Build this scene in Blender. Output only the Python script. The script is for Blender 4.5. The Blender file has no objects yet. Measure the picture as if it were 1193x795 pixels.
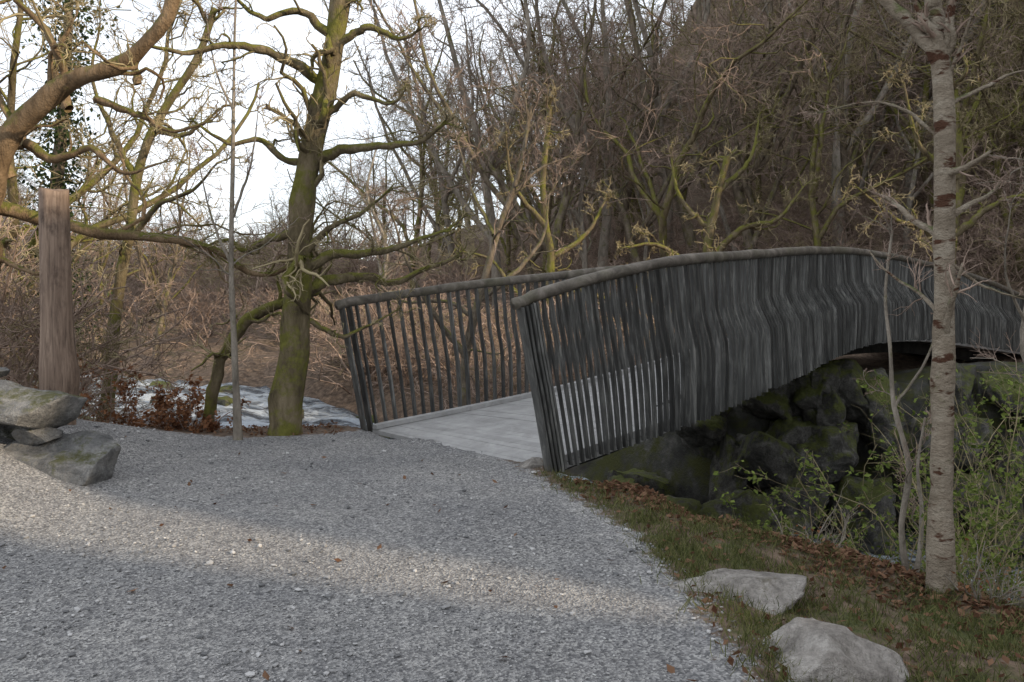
import bpy, math, numpy as np
from mathutils import Vector
rng=np.random.default_rng(7)
scene=bpy.context.scene
# ---------------------------------------------------------------- helpers
def link(ob,parent=None):
    scene.collection.objects.link(ob)
    if parent: ob.parent=parent
    return ob
def empty(name,loc=(0,0,0)):
    e=bpy.data.objects.new(name,None); e.location=loc; e.empty_display_size=.3
    return link(e)
def mesh_np(name,V,F,mats,midx=None,smooth=True,attrs=None):
    me=bpy.data.meshes.new(name)
    V=np.asarray(V,dtype=np.float32)
    if not isinstance(F,list): F=[F]
    me.vertices.add(len(V)); me.vertices.foreach_set('co',V.ravel())
    loops=np.concatenate([f.ravel() for f in F]).astype(np.int32)
    tot=np.concatenate([np.full(len(f),f.shape[1]) for f in F]).astype(np.int32)
    st=np.concatenate([[0],np.cumsum(tot)[:-1]]).astype(np.int32)
    me.loops.add(len(loops)); me.loops.foreach_set('vertex_index',loops)
    me.polygons.add(len(tot)); me.polygons.foreach_set('loop_start',st)
    me.polygons.foreach_set('loop_total',tot)
    me.polygons.foreach_set('use_smooth',np.full(len(tot),smooth))
    for m in mats: me.materials.append(m)
    if midx is not None: me.polygons.foreach_set('material_index',np.asarray(midx,dtype=np.int32))
    if attrs:
        for k,a in attrs.items():
            at=me.attributes.new(k,'FLOAT','POINT'); at.data.foreach_set('value',np.asarray(a,dtype=np.float32))
    me.update(calc_edges=True); me.validate()
    return me
def nrm(a): return a/np.maximum(np.linalg.norm(a,axis=-1,keepdims=True),1e-9)
def sstep(t): t=np.clip(t,0,1); return t*t*(3-2*t)
def hsh(i,j,k=0):
    n=(i*374761393+j*668265263+k*1274126177)&0x7fffffff
    n=((n^(n>>13))*1274126177)&0x7fffffff
    return ((n^(n>>16))&0xffff)/65535.0
def vn3(p):
    p=np.asarray(p,dtype=float); i=np.floor(p).astype(np.int64); f=p-i; f=f*f*(3-2*f)
    r=0
    for a in (0,1):
        for b in (0,1):
            for c in (0,1):
                w=(f[...,0] if a else 1-f[...,0])*(f[...,1] if b else 1-f[...,1])*(f[...,2] if c else 1-f[...,2])
                r=r+w*hsh(i[...,0]+a,i[...,1]+b,i[...,2]+c)
    return r*2-1
def fbm(p,oct=4):
    r=0;a=1
    for o in range(oct):
        r=r+a*vn3(p*(2**o)+o*17.3); a*=.5
    return r
def n2(x,y,s,oct=3):
    return fbm(np.stack([x*s,y*s,np.zeros_like(x)+3.3],-1),oct)
# ---------------------------------------------------------------- materials
class NT:
    def __init__(s,name):
        s.m=bpy.data.materials.new(name); s.m.use_nodes=True; s.t=s.m.node_tree; s.n=s.t.nodes
        s.b=s.n['Principled BSDF']; s.tc=s.n.new('ShaderNodeTexCoord')
    def l(s,a,b): s.t.links.new(a,b)
    def noise(s,scale,detail=4,rough=.6,vec=None,dist=0,sc3=None):
        n=s.n.new('ShaderNodeTexNoise'); n.inputs['Scale'].default_value=scale
        n.inputs['Detail'].default_value=min(detail,5); n.inputs['Roughness'].default_value=rough
        n.inputs['Distortion'].default_value=dist
        v=vec or s.tc.outputs['Object']
        if sc3:
            mp=s.n.new('ShaderNodeMapping'); mp.inputs['Scale'].default_value=sc3; s.l(v,mp.inputs[0]); v=mp.outputs[0]
        s.l(v,n.inputs['Vector']); return n.outputs['Fac']
    def vor(s,scale,out='Distance',feature='F1'):
        n=s.n.new('ShaderNodeTexVoronoi'); n.inputs['Scale'].default_value=scale; n.feature=feature
        s.l(s.tc.outputs['Object'],n.inputs['Vector']); return n.outputs[out]
    def ramp(s,fac,stops):
        r=s.n.new('ShaderNodeValToRGB'); e=r.color_ramp.elements
        while len(e)<len(stops): e.new(.5)
        for i,(p,c) in enumerate(stops):
            e[i].position=p; e[i].color=(*c,1) if not isinstance(c,(int,float)) else (c,c,c,1)
        s.l(fac,r.inputs[0]); return r.outputs[0]
    def mix(s,f,a,b,mode='MIX'):
        n=s.n.new('ShaderNodeMix'); n.data_type='RGBA'; n.blend_type=mode
        for sock,v in ((n.inputs[0],f),(n.inputs[6],a),(n.inputs[7],b)):
            if hasattr(v,'links'): s.l(v,sock)
            elif isinstance(v,(int,float)): sock.default_value=v
            else: sock.default_value=(*v,1)
        return n.outputs[2]
    def math(s,op,a,b=0,clamp=False):
        n=s.n.new('ShaderNodeMath'); n.operation=op; n.use_clamp=clamp
        for sock,v in ((n.inputs[0],a),(n.inputs[1],b)):
            if hasattr(v,'links'): s.l(v,sock)
            else: sock.default_value=v
        return n.outputs[0]
    def attr(s,name):
        n=s.n.new('ShaderNodeAttribute'); n.attribute_name=name; return n.outputs['Fac']
    def nz(s):
        g=s.n.new('ShaderNodeNewGeometry'); x=s.n.new('ShaderNodeSeparateXYZ'); s.l(g.outputs['Normal'],x.inputs[0]); return x.outputs[2]
    def isl(s):
        return s.n.new('ShaderNodeNewGeometry').outputs['Random Per Island']
    def bump(s,h,strength=.5,dist=.02):
        b=s.n.new('ShaderNodeBump'); b.inputs['Strength'].default_value=strength; b.inputs['Distance'].default_value=dist
        s.l(h,b.inputs['Height']); s.l(b.outputs[0],s.b.inputs['Normal'])
    def out(s,col,rough=.85,spec=.3):
        if hasattr(col,'links'): s.l(col,s.b.inputs['Base Color'])
        else: s.b.inputs['Base Color'].default_value=(*col,1)
        if hasattr(rough,'links'): s.l(rough,s.b.inputs['Roughness'])
        else: s.b.inputs['Roughness'].default_value=rough
        s.b.inputs['Specular IOR Level'].default_value=spec
        return s.m
def gravel_nodes(m):
    cell=m.vor(85,'Color'); big=m.vor(32,'Color')
    bw=m.n.new('ShaderNodeRGBToBW'); m.l(cell,bw.inputs[0])
    bw2=m.n.new('ShaderNodeRGBToBW'); m.l(big,bw2.inputs[0])
    c=m.ramp(bw.outputs[0],[(.15,(.125,.125,.127)),(.5,(.24,.237,.235)),(.85,(.42,.412,.40))])
    c2=m.ramp(bw2.outputs[0],[(.2,(.75,.75,.76)),(.8,(1.2,1.2,1.18))])
    c=m.mix(.7,c,c2,'MULTIPLY')
    c=m.mix(.9,c,m.ramp(m.noise(.9,5,.65),[(.3,(.74,.745,.76)),(.7,(1.16,1.14,1.1))]),'MULTIPLY')
    h=m.math('ADD',m.vor(85),m.math('MULTIPLY',m.noise(30,3),1.2))
    return c,h
def m_gravel():
    m=NT('gravel'); c,h=gravel_nodes(m); m.bump(h,.8,.016); return m.out(c,.9,.25)
def m_ground():
    m=NT('ground_soil'); g,h=gravel_nodes(m)
    lit=m.ramp(m.noise(9,5,.7),[(.3,(.05,.036,.026)),(.5,(.14,.10,.072)),(.7,(.26,.19,.135))])
    gr=m.ramp(m.noise(30,4,.7),[(.3,(.04,.05,.018)),(.7,(.13,.14,.055))])
    gm=m.ramp(m.noise(1.6,5,.7),[(.48,0.),(.6,1.)])
    soil=m.mix(m.math('MULTIPLY',gm,m.attr('grass')),lit,gr)
    rk=m.ramp(m.noise(3,5,.65),[(.3,(.02,.02,.018)),(.55,(.07,.068,.06)),(.75,(.15,.145,.13))])
    ms=m.ramp(m.noise(2.2,5,.7),[(.45,0.),(.6,1.)])
    rk=m.mix(ms,rk,(.06,.062,.022))
    soil=m.mix(m.attr('rock'),soil,rk)
    edge=m.math('ADD',m.attr('gravel'),m.math('MULTIPLY',m.math('SUBTRACT',m.noise(7,5,.75),.5),1.6),True)
    e2=m.ramp(edge,[(.45,0.),(.6,1.)])
    c=m.mix(e2,soil,g)
    m.bump(m.noise(30,4,.7),.8,.03); return m.out(c,.95,.2)
def m_bark(name,c0,c1,c2,moss=.5,mosscol=(.09,.10,.02),scale=6,sc3=(1,1,.35),flake=None):
    m=NT(name)
    n=m.noise(scale,5,.7,sc3=sc3,dist=.4)
    c=m.ramp(n,[(.3,c0),(.5,c1),(.7,c2)])
    if flake:
        f=m.ramp(m.noise(4.5,4,.6,sc3=(1,1,2.6),dist=.3),[(.57,0.),(.62,1.)])
        c=m.mix(f,c,flake)
    if moss>0:
        f=m.math('ADD',m.noise(3.2,5,.7),m.math('MULTIPLY',m.nz(),.16))
        f=m.ramp(f,[(.62-.25*moss,0.),(.74-.25*moss,1.)])
        mc=m.mix(m.noise(14,3),tuple(.5*v for v in mosscol),tuple(1.5*v for v in mosscol))
        c=m.mix(f,c,mc)
    m.bump(m.noise(scale*4,4,.75,sc3=sc3),1.,.04)
    return m.out(c,.92,.15)
def m_plain(name,c0,c1,scale=5,rough=.9,spec=.2,island=False,trans=False):
    m=NT(name)
    f=m.isl() if island else m.noise(scale,2,.65)
    c=m.ramp(f,[(.15 if island else .35,c0),(.9 if island else .65,c1)])
    m.out(c,rough,spec)
    if trans:
        t=m.n.new('ShaderNodeBsdfTranslucent'); m.l(c,t.inputs[0]); mx=m.n.new('ShaderNodeMixShader'); mx.inputs[0].default_value=.35
        m.l(m.b.outputs[0],mx.inputs[1]); m.l(t.outputs[0],mx.inputs[2])
        m.l(mx.outputs[0],m.n['Material Output'].inputs[0])
    return m.m
def m_rock(name,c0,c1,c2,moss=.3,mosscol=(.05,.07,.015)):
    m=NT(name)
    c=m.ramp(m.noise(5,5,.7,dist=.5),[(.3,c0),(.5,c1),(.7,c2)])
    c=m.mix(.7,c,m.ramp(m.noise(40,4,.7),[(.3,(.6,.6,.6)),(.7,(1.3,1.3,1.3))]),'MULTIPLY')
    f=m.math('ADD',m.noise(3.0,5,.75),m.math('MULTIPLY',m.nz(),.15))
    f=m.ramp(f,[(.78-.4*moss,0.),(.90-.4*moss,1.)])
    c=m.mix(f,c,m.mix(m.noise(22,4),tuple(.4*v for v in mosscol),tuple(1.6*v for v in mosscol)))
    m.bump(m.math('ADD',m.noise(9,5,.75),m.math('MULTIPLY',m.noise(60,3,.7),.35)),.9,.07)
    return m.out(c,.88,.3)
def m_wood(name,c0,c1,c2,sc3=(14,14,1.2),moss=0,var=.35,rough=.7,knots=None,spec=.35):
    m=NT(name)
    n=m.noise(2.0,5,.7,sc3=sc3,dist=.6)
    c=m.ramp(n,[(.3,c0),(.5,c1),(.72,c2)])
    c=m.mix(.9,c,m.ramp(m.isl(),[(0,(1-var,)*3),(1,(1+var,)*3)]),'MULTIPLY')
    if knots: c=m.mix(m.ramp(m.noise(3.2,5,.7,sc3=(1,1,.6)),[(.52,0.),(.66,.85)]),c,knots)
    if moss: c=m.mix(m.ramp(m.noise(2.5,5,.7),[(.45,0.),(.7,moss)]),c,(.085,.085,.04))
    m.bump(n,.5,.012); return m.out(c,rough,spec)
def m_water():
    m=NT('river_water')
    f=m.noise(1.1,5,.8,dist=.5,sc3=(.5,1.5,1)); fo=m.ramp(f,[(.42,0.),(.49,.25),(.57,.9)])
    c=m.mix(fo,(.03,.042,.055),(.66,.73,.80))
    m.bump(m.noise(4,5,.8),1.,.3)
    return m.out(c,m.math('ADD',m.math('MULTIPLY',fo,.55),.12),.5)
M_gravel=m_gravel(); M_ground=m_ground()
M_oak=m_bark('mossy_oak_bark',(.055,.042,.026),(.15,.12,.07),(.26,.21,.135),.62,(.15,.145,.035))
M_oak2=m_bark('orange_oak_bark',(.08,.052,.03),(.21,.145,.085),(.33,.235,.145),.35,(.14,.14,.035))
M_brown=m_bark('brown_bark',(.06,.046,.034),(.16,.13,.095),(.29,.24,.18),.35,(.15,.14,.05))
M_grey=m_bark('grey_bark',(.12,.105,.083),(.27,.235,.19),(.42,.37,.31),.2,(.15,.145,.06))
M_twig=m_plain('twig',(.20,.145,.112),(.38,.285,.225),3)
M_twigy=m_plain('mossy_twig',(.20,.16,.09),(.40,.335,.195),2)
M_birch=m_bark('birch_bark',(.18,.145,.105),(.29,.24,.18),(.40,.35,.275),.15,(.13,.14,.06),scale=5,sc3=(1,1,1.6),flake=(.09,.045,.028))
M_rockm=m_rock('mossy_rock',(.03,.029,.025),(.08,.075,.065),(.19,.18,.16),.66,(.095,.105,.028))
M_rock=m_rock('slate_rock',(.08,.08,.08),(.19,.188,.18),(.33,.32,.30),.35,(.09,.09,.04))
M_rockp=m_rock('pale_rock',(.14,.125,.11),(.29,.265,.235),(.46,.43,.39),.16,(.12,.10,.05))
M_bar=m_wood('weathered_slat',(.028,.028,.026),(.07,.07,.065),(.20,.197,.18),(9,9,1.0),var=.6,rough=.42,spec=.5)
M_rail=m_wood('weathered_handrail',(.05,.042,.033),(.12,.104,.085),(.23,.20,.17),(3,3,3),moss=.5)
M_deck=m_wood('weathered_deck',(.24,.235,.225),(.31,.305,.295),(.39,.385,.37),(2,2,2),var=.08)
M_post=m_wood('old_post_wood',(.08,.054,.038),(.20,.14,.102),(.33,.245,.18),(16,16,.9),knots=(.05,.03,.02))
M_steel=m_plain('dark_steel',(.02,.02,.02),(.045,.043,.04))
M_litter=m_plain('dead_leaves',(.07,.03,.015),(.26,.15,.09),island=True,trans=True)
M_beech=m_plain('beech_leaves',(.14,.055,.025),(.32,.16,.08),island=True,trans=True)
M_green=m_plain('green_leaves',(.07,.10,.02),(.21,.26,.06),island=True,trans=True)
M_ivy=m_plain('ivy_leaves',(.02,.035,.012),(.06,.085,.03),island=True,trans=True)
M_grass=m_plain('grass_blades',(.06,.075,.02),(.20,.20,.08),island=True,trans=True)
M_stone=m_plain('gravel_stone',(.13,.13,.13),(.46,.45,.435),island=True)
M_water=m_water()
# ---------------------------------------------------------------- terrain
def nb(x): return np.interp(x,[-60,-24,-14,-9,-6.5,-4,-1.8,0,.6,1.6,2.3,2.7,3.4,6,10,13,17,24],[34,22,17.5,13.8,11.3,10.4,10.1,8.4,7.4,6.3,5.5,5.0,4.5,2.7,.5,-5,-30,-140])
def fb(x): return np.interp(x,[-60,-24,-14,-9,-6.5,-4,0,2,3.5,7,12,16,20,24,34],[42,30,25.5,23,22,19.5,15.8,14.4,14.0,13.8,12.5,10,2,-20,-140])
def wz(x): return np.interp(x,[-60,-20,-6,-2,3,8,20,60],[-.8,-.9,-1.0,-1.4,-2.1,-2.3,-2.6,-3])
SUN=np.array([.88,-.40,.40]); SUN/=np.linalg.norm(SUN)
def shade_ridge(x,y):
    # unseen hillside added to shade the foreground; its notch lets a sunlit strip through
    d=np.abs(x-29)/10.0
    h=np.interp(y,[-60,-40,-22,-2,3,8,13,22],[0,12,17.2,17.0,14,11.2,8,0])
    q=(y+8.45)+(x-29)*.4545
    h=h*(1-sstep(d))
    g=sstep(np.abs(q)/1.35)
    h=np.minimum(h,10.6+7.5*g)+.15*n2(x,y,.4)*(h>1)
    return np.clip(h,0,None)
def Hh(x,y):
    x=np.asarray(x,float); y=np.asarray(y,float)
    n=nb(x)+.35*n2(x,y*0,.9,2); f=fb(x)+.5*n2(x,y*0+5,.5,3); w=wz(x)
    left=sstep((-2.9-x)/2.0)*sstep((10.5-y)/2.5)
    zn=.5*left - .12*np.clip(x-1,0,3) + .012*n2(x,y,1.5) - .12*sstep((y-9.8)/1.5)*sstep((-1.9-x)/.5)
    soft=1-sstep((1.5-x)/.8)*sstep((n-y)/.2+.5)
    zn=zn+.05*n2(x,y,2.2,3)*soft
    bw=np.interp(x,[-4,0,3],[1.3,1.2,1.5])
    bed=w-.35
    z=zn+(bed-zn)*sstep((y-n)/bw)
    k=np.clip(.15+.42*x/np.maximum(y,5),.085,.36)
    hs=np.interp(x,[-20,0,4],[6,6,24-14.])+f
    hill=k*(np.clip(np.minimum(y,85)-hs,0,None)+.2*np.clip(y-85,0,200))*(1-sstep((x-40)/20)*sstep((20-y)/20))
    zf=np.interp(x,[-20,-4,0,2,3.3,5,8,10,20],[-.2,-.3,-.6,-.7,-.1,.1,.15,.0,.2])
    ww=np.interp(x,[-4,1,3,20],[3.5,2.2,.9,.9])
    far=sstep((y-f)/ww)
    z=np.where(y>f,bed+(zf+np.where(y>15,hill,0)-bed)*far + .22*n2(x,y,.6,4)*far+ .8*n2(x,y,.12,3)*sstep((y-25)/15),z)
    return z+shade_ridge(x,y)
def axis(lo,hi,n,c,k):
    a=math.asinh((lo-c)/k); b=math.asinh((hi-c)/k); return c+k*np.sinh(np.linspace(a,b,n))
X=axis(-380,380,520,0.5,4.5); Y=axis(-60,620,580,5,5.0)
GX,GY=np.meshgrid(X,Y); GZ=Hh(GX,GY)
nx,ny=len(X),len(Y)
idx=np.arange(nx*ny).reshape(ny,nx)
Fq=np.stack([idx[:-1,:-1],idx[:-1,1:],idx[1:,1:],idx[1:,:-1]],-1).reshape(-1,4)
def xr(y): return np.interp(y,[-10,0,3.5,4.65,5.8,7.0,7.7,8.4],[1.6,1.35,1.02,.95,.82,.42,.2,-.1])
def pathmask(x,y,s=.25):
    yf=np.interp(x,[-12,-6,-4.6,-4,-2.3,-1.7,0],[7.0,7.2,8.3,9.4,9.55,10.0,8.6])
    a=(xr(y)-x)/s; b=(yf-y)/s
    return np.clip(np.minimum(a,b)*.5+.5,0,1)*sstep((x+11)/1.5)
pm=pathmask(GX,GY)
fbv=fb(GX)
rock=sstep((GX+.5)/2)*sstep((GY-fbv+1.5)/1)*(1-sstep((GY-fbv-1.6)/1))
grass=sstep((2.5-np.abs(GX-2.2))/1.5)*sstep((8-GY)/1)+.12*sstep((GY-20)/10)
me=mesh_np('ground',np.stack([GX,GY,GZ],-1).reshape(-1,3),Fq,[M_ground],attrs={'gravel':pm.ravel(),'rock':rock.ravel(),'grass':grass.ravel()})
link(bpy.data.objects.new('ground',me))
sel=(pm[:-1,:-1]>.98)&(pm[1:,1:]>.98)&(pm[1:,:-1]>.98)&(pm[:-1,1:]>.98)
Fp=Fq[sel.ravel()]; u,inv=np.unique(Fp,return_inverse=True)
Vp=np.stack([GX,GY,GZ+.006],-1).reshape(-1,3)[u]
link(bpy.data.objects.new('gravel_path',mesh_np('gravel_path',Vp,inv.reshape(-1,4),[M_gravel])))
# river
wx=np.linspace(-40,24,330); ts=np.linspace(-.1,1.1,60)
WX,WT=np.meshgrid(wx,ts); WY=nb(WX)*(1-WT)+fb(WX)*WT
WZ=wz(WX)+.15*n2(WX,WY,1.6,4)
iw=np.arange(WX.size).reshape(WX.shape)
Fw=np.stack([iw[:-1,:-1],iw[:-1,1:],iw[1:,1:],iw[1:,:-1]],-1).reshape(-1,4)
link(bpy.data.objects.new('river',mesh_np('river',np.stack([WX,WY,WZ],-1).reshape(-1,3),Fw,[M_water])))
# ---------------------------------------------------------------- tubes & trees
def tubes(batches):
    Vs=[];Fs=[];Ms=[];o=0
    for P,R,S,mi in batches:
        B,N,_=P.shape
        T=nrm(np.gradient(P,axis=1))
        mean=nrm(P[:,-1]-P[:,0]); ax=np.argmin(np.abs(mean),axis=1)
        ref=np.zeros((B,1,3)); ref[np.arange(B),0,ax]=1
        U=nrm(np.cross(T,ref)); W=np.cross(T,U)
        a=np.arange(S)*2*math.pi/S
        V=P[:,:,None]+R[:,:,None,None]*(np.cos(a)[None,None,:,None]*U[:,:,None]+np.sin(a)[None,None,:,None]*W[:,:,None])
        Vs.append(V.reshape(-1,3))
        b=(np.arange(B)*N*S)[:,None,None]+(np.arange(N-1)*S)[None,:,None]
        j=np.arange(S)[None,None,:]; j2=(j+1)%S
        q=np.stack(np.broadcast_arrays(b+j,b+j2,b+S+j2,b+S+j),-1).reshape(-1,4)+o
        Fs.append(q); Ms.append(np.full(len(q),mi)); o+=B*N*S
    return np.concatenate(Vs),np.concatenate(Fs),np.concatenate(Ms)
def grow(P,R,nper,lr,rr,K,ang,wob,up,tmin=.25,rmin=.003,lenabs=None,rg=rng):
    B,N,_=P.shape
    L=np.linalg.norm(np.diff(P,axis=1),axis=2).sum(1)
    ix=np.repeat(np.arange(B),nper); n=len(ix)
    t=rg.uniform(tmin,1,n); f=t*(N-1); i=np.minimum(f.astype(int),N-2); w=(f-i)[:,None]
    pos=P[ix,i]*(1-w)+P[ix,i+1]*w; rad=R[ix,i]*(1-w[:,0])+R[ix,i+1]*w[:,0]
    tan=nrm(P[ix,i+1]-P[ix,i]); q=rg.normal(size=(n,3)); q=nrm(q-(q*tan).sum(1,keepdims=True)*tan)
    a=(ang*rg.uniform(.6,1.35,n))[:,None]
    d=tan*np.cos(a)+q*np.sin(a); d[:,2]+=up; d=nrm(d)
    ln=(L[ix] if lenabs is None else lenabs)*lr*rg.uniform(.45,1.2,n)*(1.2-.65*t)
    r0=np.maximum(rad*rr*rg.uniform(.6,1.1,n),rmin)
    out=np.empty((n,K,3)); out[:,0]=pos
    for k in range(1,K):
        out[:,k]=out[:,k-1]+d*(ln/(K-1))[:,None]
        d=nrm(d+rg.normal(size=(n,3))*wob+np.array([0,0,up*.35]))
    RR=np.maximum(r0[:,None]*np.linspace(1,.3,K)[None],rmin*.7)
    return out,RR
def cat(p,n):
    p=np.asarray(p,float); 
    d=np.r_[0,np.cumsum(np.maximum(np.linalg.norm(np.diff(p[:,:3],axis=0),axis=1),1e-6))]; d/=d[-1]
    pp=np.vstack([2*p[0]-p[1],p,2*p[-1]-p[-2]])
    t=np.linspace(0,1,n); out=np.empty((n,p.shape[1]))
    for k,tt in enumerate(t):
        i=min(np.searchsorted(d,tt,side='right')-1,len(p)-2); u=(tt-d[i])/(d[i+1]-d[i])
        a,b,c,e=pp[i],pp[i+1],pp[i+2],pp[i+3]
        out[k]=.5*((2*b)+(c-a)*u+(2*a-5*b+4*c-e)*u*u+(3*b-a-3*c+e)*u**3)
    return out
def hero_tree(name,base,unit,limbs,mb,mt,den=1.,gn=.35,rmin=.0035,seed=1,flare=True,tl=1.0,up=.06,l3=True,yspread=.5):
    rg=np.random.default_rng(seed)
    PP=[];RR=[]
    for k,(pts,r0,r1) in enumerate(limbs):
        p=[(q[0],(q[2] if len(q)>2 else 0),q[1]) for q in pts]
        c=cat(p,26)*unit
        t=np.linspace(0,1,26)
        r=(r0+(r1*(.55 if k else 1)-r0)*t)*unit
        if k>0:
            c[:,1]+=rg.uniform(-yspread,yspread)*t*np.linalg.norm(c[-1]-c[0])
        jit=rg.normal(size=(26,3)); jit=(jit+np.roll(jit,1,0))*.5
        c+=jit*(r[:,None]*(.30 if k else .1))
        if k==0 and flare: r=r*(1+.45*np.exp(-t*26/1.3))
        r=r*(1+rg.normal(size=26)*.06)
        PP.append(c);RR.append(r)
    P=np.array(PP);R=np.array(RR)
    ln=np.linalg.norm(np.diff(P,axis=1),axis=2).sum(1)
    bat=[(P,R,10,0)]
    n1=np.maximum((ln*3.0*den).astype(int),3); n1[0]=int(n1[0]*.8)
    P1,R1=grow(P,R,n1,.42*tl,.45,11,.95,gn,up,.3 ,rmin*1.6,lenabs=np.minimum(np.repeat(ln,n1),4.0),rg=rg)
    Pt,Rt=grow(P,R,3,.62*tl,.85,11,.45,gn,up,.93 ,rmin*1.6,lenabs=np.minimum(np.repeat(ln,3),3.2),rg=rg)
    P1=np.concatenate([P1,Pt]);R1=np.concatenate([R1,Rt])
    bat.append((P1,R1,5,0))
    P2,R2=grow(P1,R1,6,.5,.55,8,.8,gn*.9,up,.15,rmin*1.2,rg=rg); bat.append((P2,R2,4,1))
    if l3:
        P3,R3=grow(P2,R2,5,.55,.6,5,.7,gn*.7,up,.1,rmin,rg=rg); bat.append((P3,R3,3,1))
    V,F,Mi=tubes(bat)
    ob=bpy.data.objects.new(name,mesh_np(name,V,F,[mb,mt],Mi)); ob.location=base
    return link(ob)
U=9.6/1033
hero_tree('oak_tree',(-2.5,9.7,-.05),U,[
 ([(0,-12),(6,60),(14,130),(18,210),(26,300),(40,360),(52,420),(66,500),(75,570),(80,700)],18,10),
 ([(-118,-10,70),(-103,60,50),(-90,100,40),(-55,140,20),(-20,155,5),(15,168,0)],8,12),
 ([(15,165),(50,185),(95,190),(120,183),(160,200),(205,218)],8,3),
 ([(22,200),(60,215),(110,220),(150,232),(195,248)],7,2.5),
 ([(40,325),(70,338),(110,338),(165,340),(200,360)],7,2.5),
 ([(44,370),(60,385),(90,400),(130,385),(150,400)],5,2),
 ([(50,415),(10,440),(-40,450),(-90,435),(-130,440)],7,3),
 ([(20,240),(-20,235),(-50,222),(-75,235),(-110,225)],6,2),
 ([(30,320),(0,330),(-25,350),(-60,345),(-100,370)],5,2),
 ([(60,470),(20,500),(-20,490),(-60,520)],6,2.5),
 ([(60,460),(100,480),(140,465),(165,475)],6,2.5),
 ([(70,530),(110,560),(160,560)],6,3),
 ([(16,150),(60,120),(90,128),(130,150)],4,1.5),
 ([(18,210),(60,250),(90,260),(130,290)],5,2)],M_oak,M_twigy,den=.9,seed=3,gn=.42)
U=9/1033
hero_tree('oak_tree.001',(-5.98,9.0,.1),U,[
 ([(0,-40),(15,80),(60,180)],27,20),
 ([(60,180),(90,280),(120,340),(170,380),(250,408),(305,440),(335,490),(350,560)],17,9),
 ([(85,265),(150,248),(200,237),(270,232),(315,218),(352,190),(390,195),(430,250)],9,3),
 ([(60,200),(90,205),(140,188),(170,200)],4,2),
 ([(100,300),(85,380),(110,470),(100,560)],9,6),
 ([(170,380),(150,430),(165,490)],6,3),
 ([(250,408),(240,450),(262,490)],5,2.5),
 ([(120,340),(160,320),(210,330),(250,300),(300,310)],6,2),
 ([(200,392),(260,370),(300,350),(350,360)],5,2)],M_oak2,M_twigy,den=.85,seed=5,gn=.4)
U=13/1033
hero_tree('alder_tree',(-6.0,13,-.6),U,[
 ([(0,-20),(15,140),(30,230),(45,320),(70,380),(110,440),(130,500)],8,4),
 ([(30,230),(80,270),(120,280),(160,310)],4,2),
 ([(40,300),(10,360),(-10,420),(0,480)],4,2),
 ([(60,360),(100,350),(150,380)],4,2)],M_oak,M_twigy,den=.5,seed=8)
U=9.3/1033
hero_tree('ash_sapling',(-2.87,9.3,0),U,[([(0,-5),(-4,100),(-8,200),(-6,330),(-4,470),(0,600)],4.2,.6),([(-7,200),(-30,260),(-45,330)],2,.8),([(-6,260),(15,320),(25,390)],2,.8),([(-5,380),(-25,430),(-35,490)],1.6,.8)],M_grey,M_twig,den=.6,seed=9,gn=.15,tl=.5,yspread=.1,rmin=.0028)
U=14/1033
hero_tree('alder_tree.001',(-.83,14.8,-1.2),U,[
 ([(0,-20),(3,110),(20,190),(45,280),(70,350),(85,430)],7,2),
 ([(5,120),(-30,170),(-60,230),(-80,300)],4,1.5),
 ([(20,190),(60,220),(100,270),(110,330)],4,1.5),
 ([(40,270),(10,330),(-10,400)],3,1.5),
 ([(15,170),(-20,190),(-70,190),(-110,220)],3,1.2),
 ([(55,310),(90,350),(130,370)],3,1.2)],M_brown,M_twig,den=.7,seed=12,gn=.3)
U=5.2/1033
hero_tree('birch_tree',(2.52,5.2,-.16),U,[
 ([(0,-12),(0,100),(1,200),(2,385),(4,500),(0,600),(-6,632)],14,11),
 ([(-4,615),(-30,660),(-50,690),(-80,760)],8.5,10),
 ([(-3,615),(-4,660),(-2,700),(5,800)],10,12),
 ([(2,560),(50,582),(100,605),(150,600)],3,1.2),
 ([(2,385),(30,360),(60,345),(110,330)],2.6,1),
 ([(2,520),(-40,560),(-80,570),(-130,560)],2.5,.8)],M_birch,M_twig,den=.9,seed=14,gn=.2,rmin=.002,tl=.5,yspread=.3)
U=5.7/1033
hero_tree('hazel_sapling',(2.5,5.55,-.25),U,[
 ([(0,-15),(-12,60),(-3,130),(-20,200),(-25,270),(-30,330),(-22,400)],4,1.3),
 ([(-20,200),(10,260),(20,340)],2,.8)],M_grey,M_twig,den=.8,seed=15,gn=.25,rmin=.0018,tl=.45)
hero_tree('hazel_sapling.001',(3.02,5.3,-.4),U,[
 ([(0,-15),(15,60),(38,140),(33,220),(5,300),(20,400),(10,500),(25,580)],4.2,1.5),
 ([(33,220),(60,290),(80,360)],2,.8),([(10,320),(-30,380),(-40,450)],2,.8)],M_grey,M_twig,den=.8,seed=16,gn=.25,rmin=.0018,tl=.45)
hero_tree('hazel_sapling.002',(2.6,5.75,-.4),U,[([(0,-15),(10,90),(5,150),(14,210)],3.6,1.2)],M_grey,M_twig,den=1.2,seed=17,gn=.25,rmin=.0018,tl=.6)
U=22/1033
def place(x,y,dz=-.1): return (x,y,float(Hh(np.array([x]),np.array([y]))[0])+dz)
hero_tree('oak_tree.002',place(5.6,23.5),U,[
 ([(0,-10),(-3,40),(-12,80),(-20,120),(-10,180),(5,240)],8,4),
 ([(-8,60),(20,40),(45,50),(80,72),(110,68)],5,2),
 ([(-12,80),(-50,110),(-90,130),(-130,125)],5,2),
 ([(-18,110),(20,150),(60,160),(90,200)],5,2),
 ([(-15,150),(-50,190),(-60,250)],4,2),
 ([(-5,200),(40,240),(60,300)],4,2)],M_oak,M_twigy,den=.55,seed=21,gn=.5,rmin=.007)
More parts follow.
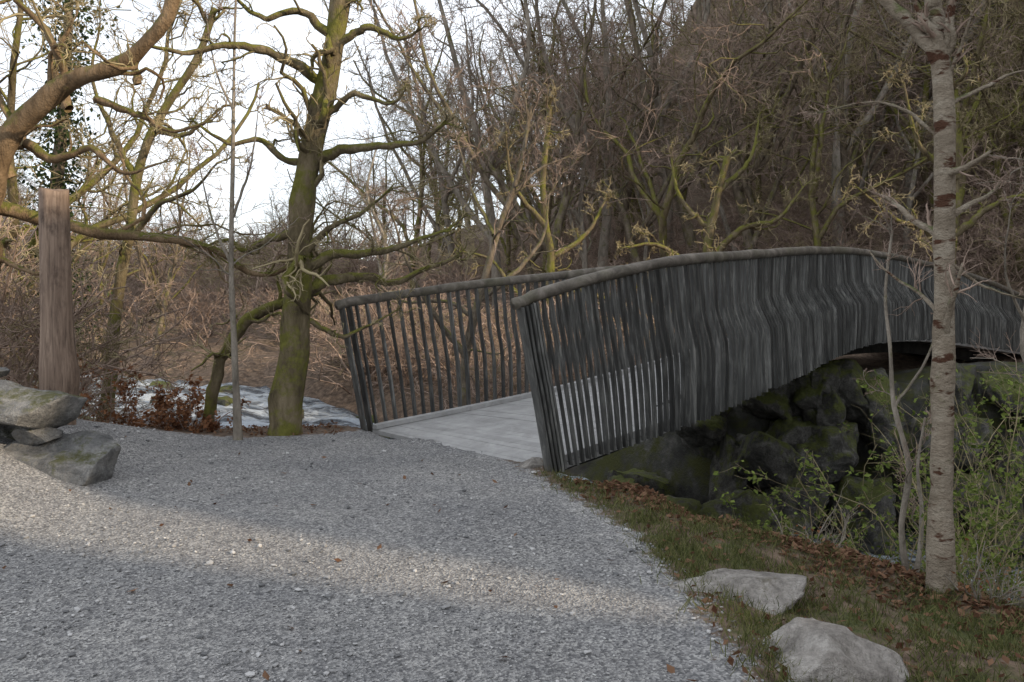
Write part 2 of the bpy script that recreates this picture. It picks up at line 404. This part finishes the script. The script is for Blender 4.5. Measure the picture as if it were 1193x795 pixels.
hero_tree('oak_tree.003',place(10.6,21.5),U,[
 ([(0,-10),(5,60),(0,120),(12,200),(5,300)],8,4),
 ([(2,40),(-15,75),(-45,90),(-80,86),(-100,80)],6,3),
 ([(2,90),(-40,140),(-80,150),(-130,180)],5,2),
 ([(0,130),(40,170),(80,180)],5,2),
 ([(8,200),(-40,240),(-60,300)],4,2)],M_oak,M_twigy,den=.55,seed=22,gn=.5,rmin=.007)
hero_tree('oak_tree.004',place(.9,23.5),U,[
 ([(0,-10),(2,60),(6,140),(-4,220),(5,330)],6,3),
 ([(2,70),(-40,100),(-70,140),(-110,150)],4,2),
 ([(6,140),(50,170),(80,220)],4,2),
 ([(0,180),(-40,230),(-50,290)],4,2),
 ([(0,90),(40,100),(80,90),(120,110)],4,2)],M_oak,M_twigy,den=.55,seed=23,gn=.5,rmin=.007)
# ---- background tree variants
def bgtree(name,h,seed,gn,mb,mt,spread=.45,shrub=False,rmin=.011):
    rg=np.random.default_rng(seed); PP=[];RR=[]
    if shrub:
        n=9
        for k in range(n):
            a=rg.uniform(0,6.28); d=np.array([math.cos(a)*.6,math.sin(a)*.6,1]); p=np.array([rg.normal()*.2,rg.normal()*.2,-.1]); c=[p]
            for i in range(9): 
                d=nrm(d+rg.normal(size=3)*.22); c.append(c[-1]+d*h/9)
            PP.append(c); RR.append(np.linspace(.02,.008,10))
    else:
        for k in range(3):
            p=np.array([0,0,-.3]); d=np.array([rg.normal()*.08,rg.normal()*.08,1.]); c=[p]; s=h*(1 if k==0 else .75)
            if k>0:
                st=int(rg.uniform(3,6)); p=np.array(PP[0][st]); c=[p]; a=rg.uniform(0,6.28); d=np.array([math.cos(a)*.7,math.sin(a)*.7,1]); s=h-p[2]
            for i in range(13):
                d=nrm(d+rg.normal(size=3)*gn*.4+np.array([0,0,.06])); c.append(c[-1]+d*s/13)
            PP.append(c); RR.append(np.linspace(.17 if k==0 else .1,.03,14)*h/12)
    P=np.array(PP,float);R=np.array(RR,float)
    bat=[(P,R,6,0)]
    n1=6 if shrub else 13
    P1,R1=grow(P,R,n1,spread,.45,9,.95,gn,.08,.2 if shrub else .25,rmin*1.4,rg=rg); bat.append((P1,R1,4,0))
    P2,R2=grow(P1,R1,6,.5,.55,6,.8,gn,.06,.1,rmin,rg=rg); bat.append((P2,R2,3,1))
    P3,R3=grow(P2,R2,5 if not shrub else 3,.6,.6,4,.7,gn,.06,.1,rmin*.75,rg=rg); bat.append((P3,R3,3,1))
    V,F,Mi=tubes(bat); return mesh_np(name,V,F,[mb,mt],Mi)
variants=[bgtree('woodland_tree_%d'%i,12,40+i,[.25,.42,.5,.35,.22,.48][i],[M_brown,M_oak,M_oak,M_grey,M_grey,M_oak][i],[M_twig,M_twigy,M_twigy,M_twig,M_twig,M_twig][i],[.35,.42,.48,.35,.3,.5][i]) for i in range(6)]
shrubs=[bgtree('thicket_%d'%i,2.6,60+i,.32,M_twig,[M_twig,M_twigy,M_twig][i],.5,True,.006) for i in range(3)]
wood=empty('distant_woodland'); und=empty('undergrowth_thicket')
k=0
def tophgt(r): return np.interp(r,[-.9,-.58,-.45,-.36,-.26,-.2,-.08,.02,.1,.7],[9,8,6,4,4.5,8.5,11.5,12.5,12.5,12.5])
def bare(x,y,v,h,wd):
    global k
    o=bpy.data.objects.new('bare_tree_%03d'%k,variants[v]); k+=1
    s=h/12; o.location=place(x,y,-.1); o.scale=(s*wd,s*wd,s); o.rotation_euler=(rng.normal()*.06,rng.normal()*.06,rng.uniform(0,6.28)); link(o,wood)
for i in range(255):
    r=rng.uniform(-.68,.75); y=26+60*rng.uniform()
    if rng.uniform()<.45: r=rng.uniform(-.12,.72)
    x=r*y
    if y<fb(np.array([x]))[0]+5: continue
    bare(x,y,rng.integers(6),tophgt(r)*rng.uniform(.55,1.15),rng.uniform(.85,1.15))
for (x,y,v,h) in [(11.5,31,4,16),(8.2,30,0,14),(14.5,33,4,17),(3.2,31,3,13),(18.5,36,0,16),(6.3,36,4,15),(-.5,30,4,13),(21,38,3,16),(13,27,1,10),(16.5,29,2,11),(17.5,32,5,11),(15,26,5,8),(20,34,1,12),(9.5,27,2,9)]:
    bare(x,y,v,h,1.1)
for i in range(400):
    far=i>310
    r=rng.uniform(-.72,.72) if not far else rng.uniform(-.6,-.15); y=16+42*rng.uniform()**1.5 if not far else rng.uniform(35,95)
    if 250<i<=310: r=rng.uniform(.25,.65); y=rng.uniform(25,48)
    x=r*y
    if y<fb(np.array([x]))[0]+1.2: continue
    if x>5 and y<24 and x<18 : continue
    o=bpy.data.objects.new('thicket_%03d'%i,shrubs[rng.integers(3)])
    o.location=place(x,y,-.1); s=rng.uniform(.5,1.3)*(1.7 if far else 1); o.scale=(s*1.3,s*1.3,s*.8); o.rotation_euler=(0,0,rng.uniform(0,6.28)); link(o,und)
for (x,y,s) in [(-5.6,10.6,.9),(-6.4,10.4,1.1),(-5.0,10.9,.6),(-7.2,11.5,1.2),(-5.6,12,.6),(-6.8,12.8,1.),(-8.5,13,1.3),(-7.8,14.6,1.3),(-5.9,9.9,.8),(-9.5,15.5,1.4),(-10.5,18,1.5),(-6.9,9.9,1.),(-8,12.2,1),(-9,14,1.1),
                (-2.5,20.5,.7),(-1.2,19,.6),(0,18.2,.6),(.8,17.3,.5),(-.5,20.5,.8),(-3.6,22,.8),(1.6,18.8,.7)]:
    o=bpy.data.objects.new('thicket_near',shrubs[rng.integers(3)]); o.location=place(x,y,-.1); o.scale=(s,s,s); o.rotation_euler=(0,0,rng.uniform(0,6.28)); link(o,und)
for (x,y,h,v) in [(-8.2,14.5,9,1),(-10.8,16,11,2),(-9.3,14.3,8,3),(-12,23,8,5),(-10.5,26,7,0)]:
    bare(x,y,v,h,1)
# ---------------------------------------------------------------- leaves / grass / stones
def quads(c,size,rg,flat=0.,asp=.6):
    n=len(c); nr=rg.normal(size=(n,3)); nr[:,2]=nr[:,2]*(1-flat)+flat*3*np.sign(nr[:,2]+1e-6); nr=nrm(nr)
    a=rg.normal(size=(n,3)); a=nrm(np.cross(a,nr)); b=np.cross(nr,a)
    s=(size*rg.uniform(.6,1.4,n))[:,None]
    V=np.stack([c-a*s,c-b*s*asp+nr*s*.15,c+a*s,c+b*s*asp+nr*s*.15],1).reshape(-1,3)
    return V,np.arange(4*n).reshape(-1,4)
def leafobj(name,c,size,mat,flat=0.,parent=None,asp=.6):
    V,F=quads(np.asarray(c),size,rng,flat,asp); o=bpy.data.objects.new(name,mesh_np(name,V,F,[mat],smooth=False)); return link(o,parent)
n=4200
t=rng.uniform(0,1,n); lx=np.interp(t,[0,.4,.7,1],[.7,1.6,2.3,3.3]); ly=nb(lx)-np.abs(rng.normal(size=n))*.38+.25; lx=lx+rng.normal(size=n)*.15
x2=rng.uniform(-7,-1.9,2600); y2=rng.uniform(9.5,11.5,2600)
x3=rng.uniform(.9,3.2,900); y3=rng.uniform(3.2,6.5,900)
x4=rng.uniform(-4,.8,60); y4=rng.uniform(3.2,8.5,60)
x=np.r_[lx,x2,x3,x4]; y=np.r_[ly,y2,y3,y4]
z=Hh(x,y)+.014+np.abs(rng.normal(size=len(x)))*.012
leafobj('leaf_litter',np.stack([x,y,z],-1),.024,M_litter,.5)
n=15000; cx=rng.uniform(.9,3.4,380); cy=rng.uniform(3.1,6.6,380)
ok=(cy<nb(cx)+.1)&(cx>xr(cy)+.02); cx=cx[ok];cy=cy[ok]
gi=rng.integers(0,len(cx),n); gx=cx[gi]+rng.normal(size=n)*.07; gy=cy[gi]+rng.normal(size=n)*.07
gx=np.r_[gx,np.zeros(3000)]; gy=np.r_[gy,rng.uniform(3.2,7.6,3000)]
gx[-3000:]=xr(gy[-3000:])+.13+rng.normal(size=3000)*.11
gz=Hh(gx,gy); n=len(gx); b=np.stack([gx,gy,gz],-1)
dr=rng.normal(size=(n,3))*np.array([.5,.5,.0]); dr[:,2]=1; dr=nrm(dr)*rng.uniform(.02,.095,n)[:,None]
sd=nrm(np.cross(dr,rng.normal(size=(n,3))))*.0022
bend=rng.normal(size=(n,3))*.015; bend[:,2]=0
V=np.stack([b-sd,b+sd,b+dr*.6+sd*.8+bend*.3,b+dr*.6-sd*.8+bend*.3,b+dr+bend],1).reshape(-1,3); i5=np.arange(n)*5
link(bpy.data.objects.new('grass',mesh_np('grass',V,[np.stack([i5,i5+1,i5+2,i5+3],1),np.stack([i5+3,i5+2,i5+4],1)],[M_grass])))
import bmesh
bm=bmesh.new(); bmesh.ops.create_icosphere(bm,subdivisions=1,radius=1); IV=np.array([v.co[:] for v in bm.verts]); IF=np.array([[v.index for v in f.verts] for f in bm.faces]); bm.free()
n=24000
sy=2.6+6.8*rng.uniform(0,1,n)**1.25; sx=rng.uniform(-.62,.62,n)*sy*1.05
clump=n2(sx,sy,1.3,3)
ok=(pathmask(sx,sy,.3)>rng.uniform(.05,.6,n))&(rng.uniform(size=n)<.5+.8*clump); sx=sx[ok];sy=sy[ok]; n=len(sx)
sc=.0038*np.exp(rng.normal(size=n)*.55)*(1+.04*sy); sc=np.clip(sc,.0025,.022)
S=sc[:,None]*np.stack([rng.uniform(.8,1.6,n),rng.uniform(.7,1.1,n),rng.uniform(.4,.7,n)],-1)
a=rng.uniform(0,6.28,n); ca,sa=np.cos(a),np.sin(a)
L=(IV[None]*(1+rng.normal(size=(n,12,1))*.15))*S[:,None]
V=np.stack([L[...,0]*ca[:,None]-L[...,1]*sa[:,None]+sx[:,None],L[...,0]*sa[:,None]+L[...,1]*ca[:,None]+sy[:,None],L[...,2]+(Hh(sx,sy)+.008+sc*.25)[:,None]],-1).reshape(-1,3)
F=(IF[None]+(np.arange(n)*12)[:,None,None]).reshape(-1,3)
link(bpy.data.objects.new('loose_gravel',mesh_np('loose_gravel',V,F,[M_stone],smooth=False)))
# ---------------------------------------------------------------- rocks
bm=bmesh.new(); bmesh.ops.create_cube(bm,size=2); bmesh.ops.subdivide_edges(bm,edges=bm.edges[:],cuts=22,use_grid_fill=True); bmesh.ops.recalc_face_normals(bm,faces=bm.faces[:])
CV=np.array([v.co[:] for v in bm.verts]); CF=np.array([[v.index for v in f.verts] for f in bm.faces]); bm.free()
def rockverts(size,seed,boxy=.55,cuts=14,rough=.05,cmin=.62):
    rg=np.random.default_rng(seed)
    p=CV*(boxy)+nrm(CV)*(1-boxy)
    for i in range(cuts):
        d=nrm(rg.normal(size=3)); c=rg.uniform(cmin,.98); s=(p@d); ex=np.clip(s-c,0,None); p=p-ex[:,None]*d*.96
    m=np.mean(size)
    p=p*np.array(size)*.5
    p=p+nrm(p)*(fbm(p/m*3+seed*3.1,5)*rough*m)[:,None]
    return p
def rot(p,rz,rx=0,ry=0):
    c,s=math.cos(rx),math.sin(rx); p=p@np.array([[1,0,0],[0,c,s],[0,-s,c]])
    c,s=math.cos(ry),math.sin(ry); p=p@np.array([[c,0,-s],[0,1,0],[s,0,c]])
    c,s=math.cos(rz),math.sin(rz); return p@np.array([[c,s,0],[-s,c,0],[0,0,1]])
def rockobj(name,parts,mat,parent=None,**kw):
    V=[];F=[];o=0
    for (loc,size,rz,seed,boxy,rx) in parts:
        p=rot(rockverts(size,seed,boxy,**kw),rz,rx)+np.array(loc); V.append(p);F.append(CF+o);o+=len(p)
    return link(bpy.data.objects.new(name,mesh_np(name,np.concatenate(V),np.concatenate(F),[mat])),parent)
rockobj('rock',[((1.14,4.72,-.04),(.82,.55,.24),-.3,33,.95,.14),((1.0,4.66,-.07),(.4,.3,.2),.2,36,.9,.1)],M_rockp,rough=.055,cuts=26,cmin=.66)
rockobj('rock.001',[((1.36,3.88,-.09),(.76,.60,.36),.35,44,.95,.18)],M_rockp,rough=.055,cuts=26,cmin=.66)
rockobj('rock.002',[((.2,7.9,.02),(.28,.2,.16),.3,6,.5,0)],M_rockp)
st=empty('stacked_stone_wall',(-3.9,7.3,.3))
def stone(nm,loc,size,rz,seed,mat,rx=0):
    o=rockobj(nm,[((0,0,0),size,rz,seed,.78,rx)],mat,rough=.06); o.parent=st; o.location=np.array(loc)-np.array(st.location); return o
stone('slab_top',(-4.14,7.3,.63),(1.3,.8,.38),-.15,11,M_rock)
stone('slab_small',(-4.46,7.5,.88),(.4,.4,.10),.2,12,M_rock)
stone('stone_mid',(-3.85,7.2,.42),(.36,.35,.2),.3,13,M_rock)
stone('stone_low_moss',(-3.6,7.2,.17),(.9,.62,.46),-.3,14,M_rock,.15)
stone('stone_back',(-4.3,7.5,.3),(.8,.6,.5),.1,15,M_rock)
parts=[]; rr=np.random.default_rng(31)
for i in range(60):
    x=rr.uniform(.6,11.5); top=np.interp(x,[.5,1.5,2.6,3.6,4.6,6,12],[-1.2,-.75,-.35,.22,.38,.38,.3]); row=rr.integers(0,3)
    h=rr.uniform(.7,1.5); yy=fb(np.array([x]))[0]+rr.uniform(-.2,.5)-.45*row
    zz=top-h*.5-.75*row*1.0
    parts.append(((x,yy,zz),(rr.uniform(.45,1.1),rr.uniform(.9,1.4),h),rr.uniform(-.4,.4),100+i,.92,rr.normal()*.1))
for i in range(12):
    x=rr.uniform(.4,3.2); y=rr.uniform(9.4,12.5); parts.append(((x,y,-1.9+rr.uniform(-.2,.35)-(.0)),(rr.uniform(.6,1.2),rr.uniform(.6,1.1),rr.uniform(.6,1.2)),rr.uniform(0,3),200+i,.7,.1))
rockobj('mossy_rock_outcrop',parts,M_rockm,rough=.095,cmin=.66)
parts=[]
for i in range(18):
    x=rr.uniform(-9,-1.5); y=nb(np.array([x]))[0]+rr.uniform(2.5,10.5); parts.append(((x,y,wz(np.array([x]))[0]-.02),(rr.uniform(.4,.9),rr.uniform(.4,.7),rr.uniform(.25,.45)),rr.uniform(0,3),300+i,.5,.1))
rockobj('river_boulders',parts,M_rockm)
# ---------------------------------------------------------------- wooden post
def post():
    n=40; t=np.linspace(0,1,n); S=28; a=np.arange(S)*2*math.pi/S
    V=[]
    for k in range(n):
        zz=-.3+t[k]*2.35
        r=.142-.016*t[k]+.022*math.exp(-((zz-.35)/.3)**2)
        w=1+.05*np.sin(3*a+zz*.8)+.06*vn3(np.stack([np.cos(a)*5,np.sin(a)*5,np.full(S,zz*1.2)],-1))+.14*np.clip(np.cos(a-.4),0,1)*math.exp(-((zz-.3)/.16)**2)
        V.append(np.stack([np.cos(a)*r*w-.02*zz,np.sin(a)*r*w,np.full(S,zz)+(.02*np.sin(2*a) if k==n-1 else 0)],-1))
    V=np.array(V); i=np.arange(n*S).reshape(n,S)
    F=np.stack([i[:-1],np.roll(i,-1,1)[:-1],np.roll(i,-1,1)[1:],i[1:]],-1).reshape(-1,4)
    c=V[-1].mean(0)+np.array([0,0,.015]); V=np.vstack([V.reshape(-1,3),c]); ci=n*S
    T=np.stack([i[-1],np.roll(i[-1],-1),np.full(S,ci)],-1)
    o=bpy.data.objects.new('wooden_post',mesh_np('wooden_post',V,[F,T],[M_post])); o.location=(-4.22,8.25,.45); link(o)
post()
# ---------------------------------------------------------------- bridge
br=empty('timber_footbridge',(0,0,0))
RA=cat([(.32,7.7),(.9,8.0),(1.75,8.62),(3.0,10.1),(5.0,12.9),(7.0,15.1),(8.8,16.6),(10.9,18.7),(12.6,20.2)],600)
LA=cat([(-1.66,10.0),(-.6,10.78),(.6,11.7),(2.0,13.0),(3.6,14.9),(5.5,17.1),(7.5,19.1),(9.6,21.3),(11.0,22.6)],600)
class Rail:
    def __init__(s,P,zs,zt,zb,out):
        s.P=P; s.L=np.r_[0,np.cumsum(np.linalg.norm(np.diff(P,axis=0),axis=1))]; s.tot=s.L[-1]; s.zs=zs;s.zt=zt;s.zb=zb;s.o=out
    def at(s,d):
        x=np.interp(d,s.L,s.P[:,0]); y=np.interp(d,s.L,s.P[:,1]); e=.05
        tx=np.interp(d+e,s.L,s.P[:,0])-np.interp(d-e,s.L,s.P[:,0]); ty=np.interp(d+e,s.L,s.P[:,1])-np.interp(d-e,s.L,s.P[:,1])
        l=math.hypot(tx,ty); return x,y,tx/l,ty/l
    def top(s,d): return float(np.interp(d,s.zs,s.zt))
    def bot(s,d): return float(np.interp(d,s.zs,s.zb))
def sm(zs,z):
    c=cat(np.stack([zs,z],-1),60); return c[:,0],c[:,1]
za,zta=sm([0,.63,1.7,3.65,7.1,10.06,12.4,15.4,17.7],[1.45,1.64,1.83,1.96,2.10,2.0,1.74,1.36,1.2]); _,zba=sm([0,.63,1.7,3.65,7.1,10.06,12.4,15.4,17.7],[0,.13,.3,.53,.76,.72,.5,.22,.1])
zl,ztl=sm([0,1.4,2.9,4.8,7.3,10.2,13,16.2,18.2],[1.40,1.58,1.73,1.88,2.04,2.04,1.8,1.36,1.2]); _,zbl=sm([0,1.4,2.9,4.8,7.3,10.2,13,16.2,18.2],[.0,.12,.27,.48,.72,.74,.5,.2,.1])
A=Rail(RA,za,zta,zba,1); B=Rail(LA,zl,ztl,zbl,-1)
def build_rail(R,sp,nm,amp,low,sp0=None,dp0=.025):
    V=[];F=[];o=0; d=.0; rg=np.random.default_rng(5)
    K=14
    while d<R.tot-.05:
        x,y,tx,ty=R.at(d); nxx,nyy=ty,-tx
        zt=R.top(d)-.02; zb=R.bot(d)-low+rg.normal()*.008
        rake=.26*max(0,1-d/2.6)+.02
        Aw=amp*float(sstep(np.array((d)/4.5)))+.02
        wv=.035*math.sin(d*1.1)
        h=np.linspace(0,1,K); off=Aw*(sstep((.72-h)/.30)-.35)+wv*np.sin(h*math.pi)
        dp=dp0+.003*rg.normal(); th=.0105
        if d<.12: dp=.06
        j=rg.normal()*.003; lean=rg.normal()*.005
        ring=[]
        for k in range(K):
            cx=x+nxx*off[k]-tx*rake*h[k]+tx*(j+lean*h[k]); cy=y+nyy*off[k]-ty*rake*h[k]+ty*(j+lean*h[k]); cz=zb+(zt-zb)*h[k]
            for (u,v) in ((-1,-1),(1,-1),(1,1),(-1,1)):
                ring.append((cx+nxx*dp*u+tx*th*v,cy+nyy*dp*u+ty*th*v,cz))
        V+=ring
        for k in range(K-1):
            for q in range(4):
                q2=(q+1)%4; F.append((o+k*4+q,o+k*4+q2,o+k*4+4+q2,o+k*4+4+q))
        F.append((o,o+3,o+2,o+1)); F.append((o+K*4-4,o+K*4-3,o+K*4-2,o+K*4-1))
        s_=sp if not sp0 else sp0+(sp-sp0)*min(1,d/2.5)
        o+=K*4; d+=s_*(1+rg.normal()*.04)*(.6 if d<.12 else 1)
    me=mesh_np(nm,np.array(V),np.array(F),[M_bar],smooth=False); link(bpy.data.objects.new(nm,me),br)
    n=160; ds=np.linspace(-.12,R.tot,n); P=[];r=[]
    for q in ds:
        dd=max(q,0); x,y,tx,ty=R.at(max(dd,.06)); nxx,nyy=ty,-tx; rake=.26*max(0,1-dd/2.6)+.02
        Aw=amp*float(sstep(np.array(dd/4.5)))+.02; off=-.35*Aw
        P.append((x+nxx*off-tx*rake+tx*(q-dd),y+nyy*off-ty*rake+ty*(q-dd),R.top(dd)+.03+(q-dd)*.25)); r.append(.053)
    P=np.array(P); r=np.array(r)*(1+.08*vn3(P*3)); P[:,2]+=.008*vn3(P*2.1)
    P=np.vstack([P[:1],P[:1]+(P[1]-P[0])*.02,P]); r=np.r_[.002,.047,r]
    V,F,Mi=tubes([(P[None],r[None],12,0)]); link(bpy.data.objects.new(nm+'_handrail',mesh_np(nm+'_handrail',V,F,[M_rail])),br)
build_rail(A,.088,'near_railing_slats',.17,.01,.060)
build_rail(B,.125,'far_railing_slats',.12,.06,None,.03)
V=[];F=[];o=0; nbd=170
def edge(R,f,inset,dz):
    d=f*R.tot; x,y,tx,ty=R.at(max(min(d,R.tot-.06),.06)); s=inset*R.o
    return (x-ty*s,y+tx*s,R.bot(d)+dz)
rg=np.random.default_rng(9)
for i in range(nbd):
    f0=i/nbd+.0001; f1=(i+1)/nbd-.0001; jz=rg.normal()*.001
    c=[edge(A,f0,.06,.004+jz),edge(A,f1,.06,.004+jz),edge(B,f1,.06,.004+jz),edge(B,f0,.06,.004+jz)]
    V+=c+[(p[0],p[1],p[2]-.045) for p in c]
    F+=[(o,o+1,o+2,o+3),(o+7,o+6,o+5,o+4),(o,o+4,o+5,o+1),(o+1,o+5,o+6,o+2),(o+2,o+6,o+7,o+3),(o+3,o+7,o+4,o)]; o+=8
link(bpy.data.objects.new('deck_boards',mesh_np('deck_boards',np.array(V),np.array(F),[M_deck],smooth=False)),br)
def beam(nm,R,inset,w,z0,z1,mat,n=80):
    V=[];F=[]
    for k in range(n):
        f=k/(n-1); a=edge(R,f,inset,0); b=edge(R,f,inset+w,0)
        V+=[(a[0],a[1],a[2]+z0),(b[0],b[1],b[2]+z0),(b[0],b[1],b[2]+z1),(a[0],a[1],a[2]+z1)]
    for k in range(n-1):
        for q in range(4): q2=(q+1)%4; F.append((k*4+q,k*4+q2,k*4+4+q2,k*4+4+q))
    F+=[(0,1,2,3),(n*4-1,n*4-2,n*4-3,n*4-4)]
    link(bpy.data.objects.new(nm,mesh_np(nm,np.array(V),np.array(F),[mat],smooth=False)),br)
beam('deck_kerb_near',A,.07,.10,.012,.075,M_deck); beam('deck_kerb_far',B,.07,.10,.012,.06,M_deck)
beam('arch_beam_near',A,.6,.18,-.26,-.05,M_steel); beam('arch_beam_far',B,.6,.18,-.26,-.05,M_steel)
# ---------------------------------------------------------------- shrubs
def shrub(name,loc,h,n,mat,leafm,lsize,nleaf,seed,wide=.5):
    rg=np.random.default_rng(seed); PP=[]
    for k in range(n):
        a=rg.uniform(0,6.28); d=np.array([math.cos(a)*wide,math.sin(a)*wide,1]); c=[np.array([rg.normal()*.06,rg.normal()*.06,-.05])]; s=h*rg.uniform(.6,1.1)
        for i in range(9): d=nrm(d+rg.normal(size=3)*.2); c.append(c[-1]+d*s/9)
        PP.append(c)
    P=np.array(PP); R=np.tile(np.linspace(.008,.003,10),(n,1))
    P1,R1=grow(P,R,5,.45,.6,7,.8,.25,.08,.2,.0018,rg=rg); P2,R2=grow(P1,R1,4,.5,.7,5,.7,.25,.05,.1,.0014,rg=rg)
    V,F,Mi=tubes([(P,R,4,0),(P1,R1,3,0),(P2,R2,3,0)])
    e=empty(name,loc); link(bpy.data.objects.new('stems',mesh_np(name+'_stems',V,F,[mat],smooth=True)),e)
    if nleaf:
        allp=np.concatenate([P1.reshape(-1,3),P2.reshape(-1,3)]); c=allp[rg.integers(0,len(allp),nleaf)]+rg.normal(size=(nleaf,3))*.02
        V,F=quads(c,lsize,rg,.2); link(bpy.data.objects.new('leaves',mesh_np(name+'_leaves',V,F,[leafm],smooth=False)),e)
    return e
shrub('beech_shrub',place(-3.55,9.9),.75,14,M_twig,M_beech,.028,1500,1,.8)
shrub('beech_shrub.001',place(-4.3,10.2),.85,12,M_twig,M_beech,.028,700,2,.8)
shrub('beech_shrub.002',place(-5.0,9.6),1.0,12,M_twig,M_beech,.025,300,12,.6)
shrub('green_shrub',(2.85,6.6,-1.3),1.8,14,M_twigy,M_green,.022,1500,3,.45)
shrub('green_shrub.001',(3.4,6.3,-1.2),2.1,16,M_twigy,M_green,.022,1900,4,.45)
shrub('green_shrub.002',(2.4,7.2,-1.6),1.4,12,M_twigy,M_green,.022,700,5,.5)
shrub('green_shrub.003',(4.0,7.6,-1.6),2.6,16,M_twigy,M_green,.024,1700,6,.45)
shrub('green_shrub.004',(3.0,5.6,-.9),1.2,12,M_twigy,M_green,.019,900,26,.5)
shrub('green_shrub.005',(4.6,8.6,-1.6),2.6,14,M_twigy,M_green,.025,1100,27,.45)
shrub('bramble',place(1.25,6.9),.6,14,M_grey,M_beech,.015,120,7,.7)
shrub('bramble.001',place(.75,7.5),.5,12,M_grey,M_beech,.015,80,8,.7)
shrub('bramble.002',place(2.0,6.1),.6,12,M_grey,M_beech,.015,80,9,.6)
shrub('bramble.003',place(2.75,5.1),.6,12,M_grey,M_beech,.015,60,10,.6)
iv=empty('ivy_clad_tree',place(-7.9,15.3)); 
P=cat([(0,0,-.3),(.1,0,2),(.0,0,4),(.2,0,6.5),(.3,0,9)],26)[None]; V,F,Mi=tubes([(P,np.linspace(.18,.06,26)[None],8,0)])
link(bpy.data.objects.new('trunk',mesh_np('ivy_trunk',V,F,[M_brown])),iv)
n=6000; t=rng.uniform(.15,1,n); pc=P[0][(t*25).astype(int)]; c=pc+rng.normal(size=(n,3))*np.array([.2,.2,.25])*(1+.6*np.sin(t*23))[:,None]
V,F=quads(c,.045,rng); link(bpy.data.objects.new('ivy_leaves',mesh_np('ivy_leaves',V,F,[M_ivy],smooth=False)),iv)
# ---------------------------------------------------------------- light, sky, camera
w=bpy.data.worlds.new('World'); scene.world=w; w.use_nodes=True; nt=w.node_tree; N=nt.nodes
sky=N.new('ShaderNodeTexSky'); sky.sky_type='NISHITA'; sky.sun_disc=False
sky.sun_elevation=math.asin(SUN[2]); sky.sun_rotation=math.atan2(SUN[0],SUN[1]); sky.air_density=1.0; sky.dust_density=1.0
tc=N.new('ShaderNodeTexCoord'); cn=N.new('ShaderNodeTexNoise'); cn.inputs['Scale'].default_value=2.2; cn.inputs['Detail'].default_value=4
mp=N.new('ShaderNodeMapping'); mp.inputs['Scale'].default_value=(1,1,2.5); nt.links.new(tc.outputs['Generated'],mp.inputs[0]); nt.links.new(mp.outputs[0],cn.inputs['Vector'])
cr=N.new('ShaderNodeValToRGB'); cr.color_ramp.elements[0].position=.3; cr.color_ramp.elements[0].color=(.55,.55,.55,1); cr.color_ramp.elements[1].position=.65; cr.color_ramp.elements[1].color=(.93,.93,.93,1)
nt.links.new(cn.outputs['Fac'],cr.inputs[0])
mx=N.new('ShaderNodeMix'); mx.data_type='RGBA'; nt.links.new(cr.outputs[0],mx.inputs[0]); nt.links.new(sky.outputs[0],mx.inputs[6]); mx.inputs[7].default_value=(9.4,9.8,10.5,1)
bg=N['Background']; bg.inputs[1].default_value=.15; nt.links.new(mx.outputs[2],bg.inputs[0])
sd=bpy.data.lights.new('sun','SUN'); sd.energy=5.0; sd.angle=math.radians(.6); sd.color=(1,.82,.60)
so=link(bpy.data.objects.new('sun',sd)); so.rotation_euler=Vector(SUN).to_track_quat('Z','Y').to_euler()
cd=bpy.data.cameras.new('camera'); cd.lens=31.2; cd.sensor_width=36; cd.shift_y=-.0524; cd.clip_end=2000
co=link(bpy.data.objects.new('camera',cd)); co.location=(0,0,1.6); co.rotation_euler=(math.radians(90),0,0); scene.camera=co
scene.view_settings.view_transform='Standard'; scene.view_settings.look='None'; scene.view_settings.exposure=0
print('trees',k)
